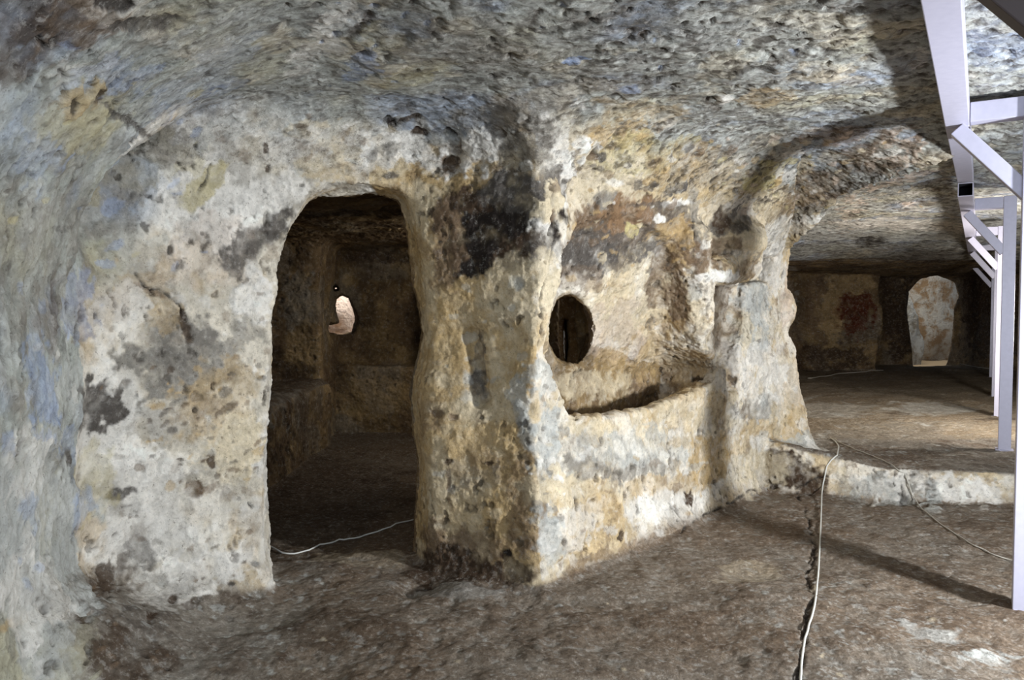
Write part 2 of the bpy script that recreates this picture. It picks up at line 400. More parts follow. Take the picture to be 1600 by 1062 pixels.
# x, y, rx, ry, angle (deg, counter-clockwise on the photo), colour, strength, raise (m)
BL = [
    # left white wall
    (370, 330, 70, 45, 30, WHT, .9, 0), (290, 350, 40, 30, 0, WHT, .8, 0), (400, 460, 28, 50, 0, WHT, .9, .01), (240, 250, 90, 30, 10, YEL, .35, 0),
    (320, 290, 50, 20, 50, YEL, .6, 0), (330, 400, 110, 60, 20, PNK, .35, 0), (395, 378, 75, 32, 35, DGR, .8, -.004), (430, 340, 40, 25, 50, DGR, .5, 0),
    (270, 560, 66, 66, 0, GRY, 1, 0), (300, 600, 70, 26, 10, GRY, .8, 0), (290, 545, 50, 40, 0, DGR, .35, 0), (255, 500, 40, 30, 0, OCH, .4, 0), (150, 630, 38, 42, 0, DGR, .9, -.004), (330, 575, 60, 30, 30, GRY, .7, 0), (230, 450, 60, 40, 45, OCH, .35, 0),
    (180, 500, 35, 70, -20, WHT, .6, 0), (100, 715, 10, 20, 0, DGR, .9, 0), (185, 772, 26, 10, 10, DGR, .9, 0), (240, 720, 60, 30, 0, WHT, .8, 0), (180, 720, 50, 30, 0, WHT, .6, 0),
    (250, 660, 60, 30, 0, GRY, .45, 0), (330, 620, 70, 50, 15, OCH, .5, 0), (370, 700, 50, 50, 0, CRM, .8, 0), (300, 640, 40, 20, 10, BRN, .3, 0),
    (305, 762, 20, 14, 0, BRN, .9, -.012), (330, 722, 6, 12, 0, DBR, .9, -.01), (350, 640, 22, 6, 30, DBR, .7, -.008), (140, 760, 50, 60, 0, YEL, .4, 0), (390, 520, 30, 25, 0, GRY, .6, 0),
    (220, 830, 60, 40, 0, WHT, .7, 0), (215, 860, 24, 30, 0, DGR, .5, -.01), (160, 920, 60, 18, 40, DBR, .7, -.012), (120, 955, 26, 22, 0, DBR, .8, -.02), (300, 800, 100, 40, 0, WHT, .5, 0),
    (300, 900, 100, 45, 20, WHT, .8, 0), (240, 960, 60, 30, 35, DGR, .35, 0), (270, 935, 8, 8, 0, DBR, .9, -.01), (238, 960, 10, 8, 0, DBR, .9, -.01), (400, 880, 8, 5, 0, BLK, .9, -.01), (362, 915, 5, 4, 0, BLK, .8, 0),
    (400, 830, 25, 60, 0, WHT, .6, 0), (60, 1010, 60, 40, 20, LGR, .7, .01), (40, 960, 70, 9, 25, OCH, .6, 0), (200, 1020, 60, 50, 0, DBR, .7, 0), (290, 510, 8, 26, 10, DBR, .8, -.01), (235, 455, 30, 5, -25, BRN, .6, -.006),
    # left cove
    (60, 820, 70, 150, 0, LGR, .95, 0), (40, 930, 60, 70, 0, WHT, .6, 0), (50, 720, 40, 60, 0, WHT, .4, 0), (70, 600, 22, 60, 10, BLU, .5, 0), (120, 480, 22, 60, -15, BLU, .5, 0), (100, 340, 90, 50, 0, GRY, .4, 0), (120, 190, 90, 50, 0, YEL, .28, 0), (60, 230, 40, 50, 0, BLU, .3, 0),
    (40, 40, 130, 70, 0, DBR, .7, 0), (130, 40, 70, 40, 0, BRN, .5, 0), (140, 105, 40, 25, 0, WHT, .4, 0), (215, 35, 60, 14, 10, DGR, .8, -.02), (185, 6, 40, 10, 0, BLK, .9, -.02), (120, 155, 26, 26, 0, OCH, .5, .012),  # first blob paints the light falling off in the upper corner
    (110, 160, 6, 16, 0, BLK, .8, -.012), (150, 150, 8, 12, 0, DBR, .8, -.012), (85, 66, 7, 8, 0, BLK, .8, -.012), (200, 190, 40, 6, -30, DGR, .8, -.008), (225, 355, 8, 8, 0, BLK, .7, -.01), (260, 280, 12, 50, -10, WHT, .5, 0),
    (180, 120, 60, 30, 0, BLU, .3, 0), (300, 140, 90, 35, 20, BLU, .35, 0), (350, 90, 60, 20, 20, BLU, .3, 0), (90, 480, 40, 60, 0, BRN, .25, 0), (30, 420, 40, 80, 0, GRY, .3, 0),
    # ceiling
    (330, 100, 100, 40, 30, LGR, .5, 0), (510, 60, 20, 60, -35, WHT, .7, 0), (470, 100, 40, 14, 40, WHT, .5, 0), (560, 40, 8, 30, -35, DBR, .6, -.01), (560, 100, 40, 14, 40, BLU, .5, 0), (640, 110, 60, 20, 20, YEL, .3, 0),
    (600, 60, 40, 30, 0, YEL, .3, 0), (450, 180, 60, 30, 30, LGR, .4, 0), (480, 200, 40, 14, 10, CRM, .5, 0), (700, 60, 120, 50, 0, GRY, .4, 0), (860, 110, 120, 40, 0, GRY, .35, 0), (720, 90, 80, 30, 10, GRY, .4, 0),
    (900, 92, 22, 6, 0, BLU, .9, 0), (980, 140, 14, 5, 0, BLU, .9, 0), (960, 40, 100, 40, 0, DGR, .45, 0), (1050, 60, 100, 40, 0, DGR, .3, 0), (1150, 30, 100, 30, 0, LGR, .4, 0), (1000, 130, 90, 20, 10, GRY, .4, 0),
    (1200, 150, 60, 20, 0, OCH, .5, 0), (1280, 110, 60, 25, 0, CRM, .5, 0), (1000, 170, 60, 20, 0, OCH, .4, 0), (1150, 190, 80, 20, 10, GRY, .5, 0), (905, 160, 12, 10, 0, WHT, .7, 0), (1130, 155, 12, 7, 0, WHT, .9, .012),
    (1560, 80, 60, 40, 0, BLU, .3, 0),
    # lintel above the doorway
    (600, 230, 80, 34, 0, WHT, .95, .01), (720, 240, 60, 30, 20, WHT, .9, .01), (520, 250, 50, 30, 20, CRM, .7, 0), (450, 300, 40, 30, 40, WHT, .8, 0), (610, 190, 12, 12, 0, BLK, .95, -.04), (640, 182, 20, 6, 10, DBR, .9, -.02),
    (657, 206, 14, 7, 0, DBR, .95, -.02), (702, 206, 9, 6, 0, BLK, .9, -.02), (772, 205, 18, 10, -20, DBR, .9, -.025), (700, 252, 11, 16, 20, BRN, .95, -.03), (716, 232, 10, 16, 20, BRN, .9, -.02), (600, 235, 20, 12, 0, GRY, .8, 0),
    (690, 215, 30, 8, 0, LGR, .6, 0), (845, 200, 22, 16, 0, GRY, .8, .01), (820, 185, 8, 10, 0, DBR, .8, -.01), (812, 182, 8, 8, 0, WHT, .9, .01), (780, 180, 90, 22, 0, GRY, .6, 0), (610, 275, 14, 5, 0, DGR, .8, 0), (540, 270, 60, 14, 0, OCH, .35, 0),
    (820, 240, 45, 30, 0, GRY, .7, 0), (420, 262, 5, 8, 0, DBR, .9, -.01), (415, 230, 4, 8, 0, DBR, .9, 0), (470, 195, 14, 4, 0, DBR, .7, 0), (850, 180, 8, 6, 0, WHT, .9, .01), (800, 215, 14, 20, 0, DGR, .5, 0),
    # pillar
    (775, 335, 84, 66, 0, BLK, 1, 0), (760, 360, 60, 60, 0, BLK, .9, 0), (725, 310, 45, 30, 0, DBR, .9, 0), (740, 395, 55, 40, 0, BLK, .93, 0), (800, 400, 30, 36, 0, DBR, .9, 0), (850, 300, 26, 40, 0, DGR, .8, 0), (838, 375, 16, 40, 0, DBR, .7, 0), (790, 290, 60, 24, 0, DGR, .85, 0), (700, 370, 20, 60, 15, BRN, .85, 0), (690, 420, 20, 40, 0, BRN, .7, 0),
    (655, 330, 16, 50, 20, CRM, .5, 0), (845, 345, 16, 18, 0, WHT, 1, .02), (856, 315, 18, 24, 0, CRM, .9, .015), (862, 335, 4, 12, 0, BRN, .8, -.008), (885, 260, 12, 20, 0, WHT, .9, .01), (880, 240, 20, 8, 0, WHT, .8, 0), (855, 385, 34, 18, 0, DGR, .6, 0),
    (810, 460, 50, 60, 0, CRM, .6, 0), (720, 500, 40, 70, 0, OCH, .5, 0), (700, 560, 40, 40, 0, OCH, .45, 0), (860, 440, 18, 60, 10, CRM, .8, 0), (810, 570, 20, 60, 0, OCH, .5, 0), (720, 640, 60, 20, 0, CRM, .4, 0), (683, 648, 12, 9, 0, BRN, .8, -.012), (710, 652, 8, 6, 0, BRN, .8, -.01),
    (700, 722, 9, 5, 0, DBR, .9, -.01), (765, 722, 6, 4, 0, DBR, .9, -.01), (700, 760, 5, 30, 0, BRN, .7, -.005), (745, 745, 50, 24, 0, GRY, .35, 0), (800, 700, 30, 60, 0, OCH, .5, 0), (820, 780, 30, 80, 0, BRN, .5, 0), (740, 800, 50, 40, 0, OCH, .3, 0),
    (690, 850, 60, 36, 0, BRN, .6, 0), (740, 850, 100, 24, 0, BRN, .5, 0), (740, 892, 110, 24, 0, DBR, .9, 0), (793, 865, 8, 7, 0, BLK, .98, -.02), (690, 880, 50, 30, 0, DBR, .85, 0), (740, 600, 16, 30, 0, LGR, .4, 0), (752, 570, 10, 56, 0, DGR, .8, 0),  # base is brown rock; undercut, hole and slot also get painted shade
    (812, 620, 18, 50, 0, LGR, .6, .006), (815, 660, 20, 40, 10, LGR, .6, .006),
    # upper partition / cove
    (960, 210, 60, 24, 0, OCH, .6, 0), (1000, 240, 90, 40, 0, YEL, .5, 0), (940, 290, 50, 24, 0, CRM, .5, 0), (1060, 260, 60, 40, 0, OCH, .5, 0), (905, 225, 14, 12, 0, WHT, .9, .008), (938, 243, 12, 9, 0, DGR, .9, 0), (925, 246, 8, 8, 0, BRN, .8, -.01), (910, 251, 8, 8, 0, WHT, .9, .01),
    (936, 227, 4, 4, 0, BLK, .9, -.012), (910, 362, 66, 46, 10, BRN, 1, 0), (970, 345, 90, 44, 10, BRN, 1, 0), (930, 385, 80, 28, 10, DGR, .7, 0), (1040, 350, 60, 34, 0, DGR, .6, 0), (1060, 385, 44, 30, 0, BRN, .8, 0), (900, 400, 50, 30, 0, DGR, .7, 0), (960, 400, 80, 22, 10, DGR, .7, 0), (980, 330, 40, 24, 0, ORG, .4, 0),
    (1050, 370, 30, 20, 0, OCH, .6, 0), (1010, 290, 22, 8, 0, DGR, .8, 0), (1060, 297, 20, 9, 10, DGR, .9, 0), (1060, 316, 24, 5, 10, WHT, .9, 0), (990, 356, 12, 14, 20, YEL, .95, .008), (1031, 343, 12, 7, 0, WHT, .95, .008), (1085, 330, 6, 50, 0, GRY, .6, 0), (945, 310, 16, 16, 0, GRY, .8, 0),
    (1030, 320, 50, 6, 0, DGR, .6, 0), (1000, 415, 60, 14, 15, CRM, .45, .004), (1060, 410, 30, 24, 0, OCH, .6, .006), (1150, 250, 60, 30, 20, GRY, .4, 0), (1195, 275, 40, 18, 20, YEL, .8, 0), (1244, 237, 12, 6, 0, WHT, .95, .012), (1255, 235, 12, 8, 0, DBR, .5, -.005),
    (1230, 270, 26, 10, 0, WHT, .7, 0), (1260, 262, 16, 10, 0, CRM, .7, 0), (1270, 290, 70, 30, 20, BRN, .6, 0), (1350, 240, 60, 30, 10, BRN, .65, 0), (1300, 210, 60, 20, 10, ORG, .35, 0), (1200, 310, 60, 12, 15, CRM, .8, 0), (1160, 325, 22, 18, 0, WHT, .6, 0), (1140, 345, 40, 24, 0, DGR, .8, 0),
    (1125, 340, 16, 20, 0, DBR, .8, 0), (1240, 335, 40, 12, 20, GRY, .7, 0), (1280, 340, 40, 8, 30, WHT, .8, 0), (1340, 310, 60, 8, 30, PNK, .7, 0), (1400, 285, 60, 8, 20, PNK, .6, 0), (1220, 355, 40, 16, 20, WHT, .6, 0), (1180, 375, 40, 14, 0, CRM, .6, 0), (1130, 385, 40, 14, 0, BRN, .7, 0), (1100, 400, 40, 22, 0, BRN, .8, 0),
    (1388, 240, 26, 5, 10, WHT, .8, .004), (1440, 90, 14, 26, 0, WHT, .7, 0), (1330, 270, 50, 18, 20, DGR, .4, 0),
    # niche
    (990, 470, 70, 40, 20, CRM, .7, 0), (960, 520, 60, 40, 0, PNK, .4, 0), (900, 430, 50, 20, 0, BRN, .4, 0), (1040, 440, 30, 50, 20, BRN, .75, 0), (1060, 480, 16, 50, 0, BRN, .8, 0), (1000, 560, 60, 40, 20, OCH, .55, 0), (930, 600, 70, 24, 0, CRM, .6, 0), (1020, 600, 60, 20, 15, BRN, .5, 0),  # strong browns on the right side paint the niche's shading
    (850, 580, 20, 30, 0, LGR, .7, 0), (1000, 380, 40, 12, 20, DGR, .4, 0), (1085, 570, 30, 30, 0, OCH, .3, 0), (1090, 592, 8, 5, 0, DBR, .9, -.01),
    # trough front
    (960, 730, 110, 26, 0, GRY, .75, .0), (1010, 700, 100, 30, 0, LGR, .5, 0), (900, 680, 50, 24, 0, GRY, .4, 0), (1060, 640, 60, 24, 0, CRM, .5, 0), (930, 668, 60, 14, 0, CRM, .6, 0), (860, 680, 26, 50, 0, LGR, .8, .008), (870, 760, 50, 26, 0, CRM, .7, 0), (1050, 760, 70, 18, 8, OCH, .55, 0), (1110, 720, 30, 40, 0, OCH, .8, 0),
    (1090, 690, 60, 10, 5, OCH, .4, 0), (1020, 790, 60, 20, 20, WHT, .7, 0), (900, 820, 60, 30, 30, WHT, .5, 0), (860, 830, 20, 50, 0, LGR, .6, 0), (1079, 778, 7, 12, 0, DBR, .9, -.01), (968, 838, 5, 10, 0, DBR, .9, -.01), (950, 790, 50, 20, 0, OCH, .35, 0), (920, 880, 50, 14, 25, BRN, .6, 0), (1000, 850, 60, 10, 22, BRN, .5, 0),
    # end pillar
    (1180, 490, 26, 70, 0, LGR, .8, 0), (1200, 590, 34, 60, 0, WHT, .7, 0), (1165, 520, 12, 30, 0, CRM, .6, 0), (1230, 470, 14, 60, 0, PNK, .6, 0), (1120, 480, 18, 60, 0, BRN, .6, 0), (1130, 560, 18, 60, 0, BRN, .45, 0), (1180, 640, 40, 20, 0, GRY, .6, 0), (1130, 430, 46, 10, 5, WHT, .95, .01), (1200, 400, 30, 20, 0, WHT, .7, 0),  # browns along the groove paint in the post's shadow
    (1170, 420, 20, 14, 0, BRN, .6, 0), (1085, 455, 12, 20, 0, LGR, .6, 0), (1240, 540, 12, 60, 0, CRM, .5, 0), (1200, 670, 50, 20, 0, OCH, .55, 0), (1240, 600, 18, 60, 0, OCH, .4, 0), (1146, 590, 8, 8, 0, DBR, .8, -.012),
    # ledge
    (1260, 690, 60, 16, 0, LGR, .7, 0), (1240, 740, 50, 30, -20, DBR, .9, 0), (1210, 720, 16, 24, 0, DBR, .7, 0), (1180, 740, 20, 30, 0, CRM, .6, 0), (1380, 765, 50, 22, 0, LGR, .7, 0), (1500, 765, 80, 22, -4, WHT, .9, .008), (1420, 755, 40, 22, 0, WHT, .7, 0), (1330, 760, 26, 22, 0, GRY, .5, 0), (1412, 785, 9, 12, 20, BLK, .9, -.012),
    (1270, 700, 30, 6, 0, WHT, .6, 0),
    # floors
    (1550, 1030, 50, 14, 0, LGR, .8, 0), (1460, 990, 50, 14, -5, LGR, .5, 0), (1180, 900, 60, 12, 0, CRM, .25, 0), (560, 870, 80, 20, 0, CRM, .25, 0), (980, 1000, 200, 40, 0, DBR, .2, 0), (540, 980, 120, 40, 0, DBR, .45, 0), (1350, 620, 90, 14, 0, LGR, .4, 0), (1450, 640, 60, 12, 0, LGR, .5, 0), (1480, 655, 60, 5, 5, DBR, .6, 0),
    (1400, 645, 20, 4, 0, DBR, .7, 0), (1330, 605, 14, 8, 0, DBR, .5, 0), (1390, 680, 120, 20, 0, GRY, .4, 0), (1300, 640, 60, 14, 0, LGR, .3, 0), (1560, 655, 40, 4, 0, DBR, .7, 0), (700, 920, 80, 12, 10, LGR, .3, .006), (660, 900, 40, 12, 0, DBR, .9, 0),  # last brown paints the shade of the undercut at the pillar foot
    (210, 270, 60, 40, 30, GRY, .6, 0), (270, 225, 60, 26, 20, GRY, .6, 0), (350, 205, 70, 18, 10, LGR, .5, 0), (170, 330, 40, 40, 0, GRY, .5, 0),
    # rear hall
    (1400, 480, 26, 90, 0, DBR, .9, 0), (1530, 480, 30, 90, 0, DBR, .9, 0), (1450, 405, 60, 14, 0, DBR, .8, 0),  # browns paint the arch round the tall opening into shade
    (1335, 490, 30, 34, 0, (92, 46, 26), .9, 0), (1330, 440, 40, 20, 0, OCH, .4, 0), (1300, 500, 16, 60, 0, OCH, .5, 0), (1250, 480, 30, 60, 0, BRN, .4, 0), (1290, 560, 80, 20, 0, DBR, .8, 0), (1380, 350, 100, 10, 0, WHT, .9, 0), (1460, 352, 80, 8, 0, WHT, .8, 0), (1362, 379, 28, 8, 0, BLK, .8, -.02), (1400, 400, 160, 12, 0, GRY, .5, 0),
    (1450, 310, 80, 16, 0, DGR, .5, 0), (1560, 450, 60, 60, 0, DBR, .7, 0), (1560, 530, 40, 40, 0, DGR, .5, 0), (1380, 470, 20, 60, 0, DBR, .7, 0),
    # inner chamber
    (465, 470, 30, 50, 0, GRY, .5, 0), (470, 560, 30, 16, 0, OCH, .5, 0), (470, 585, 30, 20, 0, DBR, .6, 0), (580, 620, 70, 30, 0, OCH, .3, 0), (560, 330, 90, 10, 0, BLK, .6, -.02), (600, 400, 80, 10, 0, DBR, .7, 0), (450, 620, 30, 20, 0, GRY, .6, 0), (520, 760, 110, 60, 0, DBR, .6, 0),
]


def region_colour(V, N):
    n = len(V)
    x, y, z = V[:, 0], V[:, 1], V[:, 2]
    pal = lambda *c: [lin(q) for q in c]
    n1 = fbm(V * 1.9, 5, 21); n2 = fbm(V * 4.3 + 5, 5, 31); n3 = fbm(V * 11.0, 4, 41); n4 = fbm(V * 26.0, 3, 51)

    def mixn(base, lst):
        col = np.tile(base, (n, 1))
        for tgt, nn, th, wd, st in lst:
            a = np.clip((nn - th) / wd, 0, 1) * st
            col = col * (1 - a[:, None]) + tgt * a[:, None]
        return col
    L = {k: lin(v) for k, v in dict(WHT=WHT, CRM=CRM, OCH=OCH, GRY=GRY, DGR=DGR, BLU=BLU, BRN=BRN, DBR=DBR, BLK=BLK, YEL=YEL, LGR=LGR, PNK=PNK).items()}
    ceil_c = mixn(lin((172, 173, 166)), [(L['BLU'], n1, .1, .4, .45), (L['YEL'], -n1, .25, .4, .3), (L['LGR'], n2, .1, .3, .6), (L['DGR'], n3, .3, .2, .5), (L['CRM'], -n2, .3, .25, .4), (L['DGR'], n4, .3, .2, .6)])
    left_c = mixn(lin((210, 200, 182)), [(L['WHT'], n1, .0, .2, .8), (L['OCH'], n2, .2, .3, .5), (L['GRY'], -n2, .38, .12, .5), (L['BRN'], -n3, .62, .12, .4), (L['WHT'], n3, .2, .2, .5)])
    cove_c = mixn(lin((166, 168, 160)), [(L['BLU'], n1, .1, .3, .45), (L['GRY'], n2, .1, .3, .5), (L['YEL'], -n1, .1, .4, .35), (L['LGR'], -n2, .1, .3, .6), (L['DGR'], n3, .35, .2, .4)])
    part_c = mixn(lin((214, 199, 172)), [(L['WHT'], n1, .0, .3, .6), (L['OCH'], -n1, .15, .25, .5), (L['OCH'], n2, .25, .15, .45), (L['WHT'], -n2, .15, .2, .5), (L['BRN'], n3, .5, .15, .45), (L['WHT'], -n3, .25, .2, .5), (L['BRN'], n4, .6, .12, .5)])
    pil_c = mixn(lin((190, 164, 122)), [(L['OCH'], n1, .0, .3, .6), (L['CRM'], n2, .1, .2, .6), (L['BRN'], -n2, .35, .25, .4), (L['BRN'], n3, .5, .2, .35), (L['CRM'], -n3, .3, .2, .4)])
    flo_c = mixn(lin((134, 123, 110)), [(lin((84, 70, 58)), n2, .0, .4, .5), (L['GRY'], -n1, .0, .4, .4), (lin((118, 97, 78)), n1, .1, .3, .4), (lin((80, 66, 54)), n3, .2, .3, .5), (L['GRY'], -n3, .35, .15, .5), (L['LGR'], -n4, .55, .15, .6)])
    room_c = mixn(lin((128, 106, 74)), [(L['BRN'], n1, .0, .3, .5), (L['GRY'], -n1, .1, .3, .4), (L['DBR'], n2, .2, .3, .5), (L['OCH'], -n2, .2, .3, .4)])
    wob = fbm(V * 2.3, 4, 61) * 0.12
    ss = lambda a, b, v: np.clip((v - a) / (b - a), 0, 1)
    is_ceil = ss(2.33, 2.5, z + wob) * ss(-0.15, -.5, N[:, 2])
    is_floor = ss(.35, .75, N[:, 2]) * (z < .75)
    d_in = near_line(x, y, [(-1.45, 4.62), (-.45, 4.72), (0.25, 4.9), (1.75, 6.85), (2.0, 8.0)])
    inner = (d_in[1] > 0) & (y > 4.55) & (x < 1.9)
    s = (x - .13) * US[0] + (y - 4.2) * US[1]
    col = part_c.copy()
    def over(c, a):
        nonlocal col
        a = np.asarray(a, float)[:, None]
        col = col * (1 - a) + c * a
    over(pil_c, (x < 0.12 + wob * .4) & (x > -.8))
    over(left_c, (x < -.8))
    over(lin((196, 172, 128)) * .9 + 0 * col, .55 * ((z > 1.95 + wob) & (x > 0.3)))
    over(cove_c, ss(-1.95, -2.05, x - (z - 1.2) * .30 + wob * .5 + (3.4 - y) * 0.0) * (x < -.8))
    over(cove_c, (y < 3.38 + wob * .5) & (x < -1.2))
    over(ceil_c, is_ceil)
    over(room_c, ((y > 8.0)) & (x > 2))
    over(ceil_c, (y > 5.2) & (y < 12.4) & (x > 2.45) & (z > 2.22))
    over(L['LGR'] * 1.15 + 0 * col, .7 * ((y > 9.6) & (y < 11.0) & (x > 2.45) & (z > 2.35)))
    over(flo_c, is_floor)
    over(lin((142, 126, 100)) + 0 * col, .5 * is_floor * ((y > 7.5) & (x > 1.9)))
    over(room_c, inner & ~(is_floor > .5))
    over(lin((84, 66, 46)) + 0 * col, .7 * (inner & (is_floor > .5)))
    # dirt washed up at the foot of the walls
    over(L['BRN'] + 0 * col, .4 * ss(.16, .02, z + wob * .8) * (x > -1.0) * (y < 7))
    return col.clip(0, 1), n1, n2, n3, n4


def scatter(x0, y0, x1, y1, n, r0, r1, asp, ang, cols, st, ra, seed):
    g = np.random.default_rng(seed)
    for _ in range(n):
        r = r0 + (r1 - r0) * g.random() ** 2.2
        BL.append((x0 + (x1 - x0) * g.random(), y0 + (y1 - y0) * g.random(), r, r * asp * (.6 + .8 * g.random()), ang + g.normal() * 18,
                   cols[g.integers(len(cols))], st * (.7 + .3 * g.random()), ra * (.5 + g.random())))


scatter(230, 560, 415, 760, 70, 3, 11, .55, 20, [BRN, DGR, DBR, OCH], .7, -.006, 1)      # gnawed part of the left wall
scatter(110, 380, 420, 900, 45, 3, 10, .6, 20, [BRN, GRY, DGR], .6, -.004, 2)
scatter(120, 860, 400, 1000, 30, 3, 9, .6, 30, [DBR, BRN, DGR], .7, -.008, 3)
scatter(0, 60, 330, 420, 60, 4, 20, .5, 20, [DGR, BLU, LGR, GRY, YEL], .45, -.005, 4)    # left vault
scatter(0, 420, 120, 950, 40, 4, 16, 2.2, 0, [LGR, BLU, GRY, WHT], .4, .006, 5)
scatter(430, 175, 860, 285, 50, 3, 12, .6, 10, [WHT, CRM, LGR, BRN, DGR], .6, .006, 6)   # lintel
scatter(860, 190, 1320, 330, 90, 3, 13, .6, 15, [CRM, WHT, OCH, YEL, BRN, DGR], .7, .006, 7)
scatter(880, 330, 1110, 440, 60, 3, 9, .6, 25, [CRM, OCH, BRN, DGR], .7, .005, 8)
scatter(1120, 200, 1460, 330, 70, 3, 12, .5, 20, [CRM, PNK, BRN, DGR, OCH], .7, .005, 9)
scatter(660, 440, 840, 840, 60, 3, 12, .8, 0, [CRM, OCH, BRN, LGR], .5, -.004, 10)
scatter(850, 650, 1130, 850, 60, 3, 14, .5, 10, [WHT, CRM, OCH, LGR, BRN], .5, .004, 11)
scatter(1140, 420, 1250, 680, 40, 3, 12, 1.2, 0, [WHT, LGR, CRM, BRN], .5, .004, 12)
scatter(820, 600, 880, 860, 40, 3, 10, .8, 0, [WHT, LGR, CRM, GRY], .8, .007, 13)         # worn corner
scatter(450, 0, 1330, 170, 120, 3, 10, .45, 5, [DGR, DBR, DGR, BLU], .65, -.012, 14)     # pits in the ceiling
scatter(900, 0, 1330, 160, 120, 3, 9, .4, 5, [DBR, BLK, DGR], .75, -.014, 15)
scatter(440, 900, 1580, 1055, 130, 2, 7, .5, 0, [LGR, CRM, DBR, DBR, GRY], .6, .003, 16)  # chips on the floor
scatter(150, 1000, 700, 1055, 50, 3, 12, .5, 0, [DBR, BRN, GRY], .5, .006, 17)
scatter(1260, 590, 1570, 700, 60, 4, 26, .14, 3, [DBR, LGR, GRY, BRN], .6, -.004, 18)     # bedding lines of the rear floor
scatter(1320, 735, 1580, 795, 40, 3, 12, .8, 0, [WHT, LGR, GRY, DGR], .7, .008, 19)
scatter(1290, 270, 1500, 345, 60, 4, 22, .16, -3, [DBR, DGR, LGR, WHT], .7, -.01, 20)     # rear ceiling
scatter(1520, 20, 1600, 320, 30, 4, 16, .25, 0, [DGR, LGR, BLU], .6, -.006, 21)


def blob_frames():
    out = []
    for (px, py, rx, ry, an, c, st, ra) in BL:
        P, nn = hit(px, py)
        if P is None:
            continue
        a = math.radians(an)
        dep = (P - CAMP).length
        def tang(dx, dy, r):
            # where the eye rays a little to the side meet the tangent plane
            R = ray(px + dx, py - dy)
            den = R.dot(nn)
            if abs(den) < 0.12:
                den = -0.12
            Qp = CAMP + R * ((P - CAMP).dot(nn) / den)
            v = Qp - P
            m = r / F_PX * dep
            if v.length > 4.0 * m:
                v = v * (4.0 * m / v.length)
            return v / max(math.hypot(dx, dy), 1e-6) * r
        A = tang(math.cos(a) * 4, math.sin(a) * 4, rx)
        B = tang(-math.sin(a) * 4, math.cos(a) * 4, ry)
        out.append((P, A, B, nn, lin(c), st, ra))
    return out


COL, n1, n2, n3, n4 = region_colour(V, N)
DISP = np.zeros(len(V), f32)
warp = np.stack([fbm(V * 7.0 + 3, 4, 71), fbm(V * 7.0 + 40, 4, 81), fbm(V * 7.0 + 90, 4, 91)], 1)
warp2 = np.stack([fbm(V * 19.0 + 3, 3, 75, .65), fbm(V * 19.0 + 40, 3, 85, .65), fbm(V * 19.0 + 90, 3, 95, .65)], 1)
fine = np.stack([vnoise(V * 34.0, 72), vnoise(V * 34.0 + 40, 82), vnoise(V * 34.0 + 90, 92)], 1)
order = np.argsort(V[:, 1]); ysort = V[order, 1]
for (P, A, B, nn, c, st, ra) in blob_frames():
    A = np.array(A); B = np.array(B); nn = np.array(nn); P = np.array(P)
    la, lb = np.linalg.norm(A), np.linalg.norm(B)
    R = max(la, lb) * 1.5
    lo, hi = np.searchsorted(ysort, [P[1] - R, P[1] + R])
    ii = order[lo:hi]
    D = V[ii] - P
    k = (np.abs(D[:, 0]) < R) & (np.abs(D[:, 2]) < R)
    ii = ii[k]; D = D[k]
    if not len(ii):
        continue
    wamp = min(la, lb)
    D = D + warp[ii] * wamp * 0.50 + warp2[ii] * min(wamp * .45, .05) + fine[ii] * min(wamp * .3, .014)
    M = np.stack([A, B, nn * max(min(la, lb), .06) * 1.6], 1)
    try:
        q = np.linalg.solve(M, D.T).T
    except np.linalg.LinAlgError:
        continue
    r = np.sqrt((q ** 2).sum(1))
    m = np.clip((1.10 - r) / 0.26, 0, 1); m = m * m * (3 - 2 * m)
    if wamp > .04:
        m = m * np.clip(1.0 + n3[ii] * .5 + n4[ii] * .3, .3, 1.15)
    m = m.clip(0, 1 / max(st, 1e-3))
    COL[ii] = COL[ii] * (1 - (m * st)[:, None]) + c * (m * st)[:, None]
    if ra:
        DISP[ii] += ra * np.clip(1.1 - r, 0, .6) / .6
print('blobs', time.time() - T0)


# cracks: (width m, points on the photo)
CRACKS = [
    (.012, [(1248, 1062), (1252, 1020), (1262, 985), (1260, 960), (1270, 930), (1262, 905), (1268, 880), (1275, 850), (1266, 825), (1262, 800), (1250, 780), (1240, 765)]),
    (.006, [(1240, 765), (1262, 752), (1290, 740), (1305, 715), (1306, 690)]),
    (.008, [(1060, 835), (1100, 800), (1140, 788), (1170, 765), (1200, 762)]),
    (.006, [(1418, 740), (1412, 760), (1405, 790)]), (.006, [(1400, 730), (1396, 752), (1402, 775)]),
    (.006, [(60, 60), (100, 110), (118, 130)]), (.006, [(210, 425), (225, 450), (250, 455), (285, 480), (290, 512)]), (.006, [(330, 255), (315, 290), (303, 322)]),
    (.005, [(420, 255), (435, 275), (450, 290)]), (.006, [(880, 300), (905, 250), (925, 225), (960, 200)]), (.005, [(1085, 270), (1083, 330), (1085, 390)]),
    (.006, [(870, 345), (850, 450), (838, 560)]),
    (.006, [(200, 1000), (235, 1030), (262, 1050)]), (.005, [(1165, 575), (1140, 600), (1130, 620)]),
    (.006, [(640, 925), (690, 915), (730, 900)]),
]
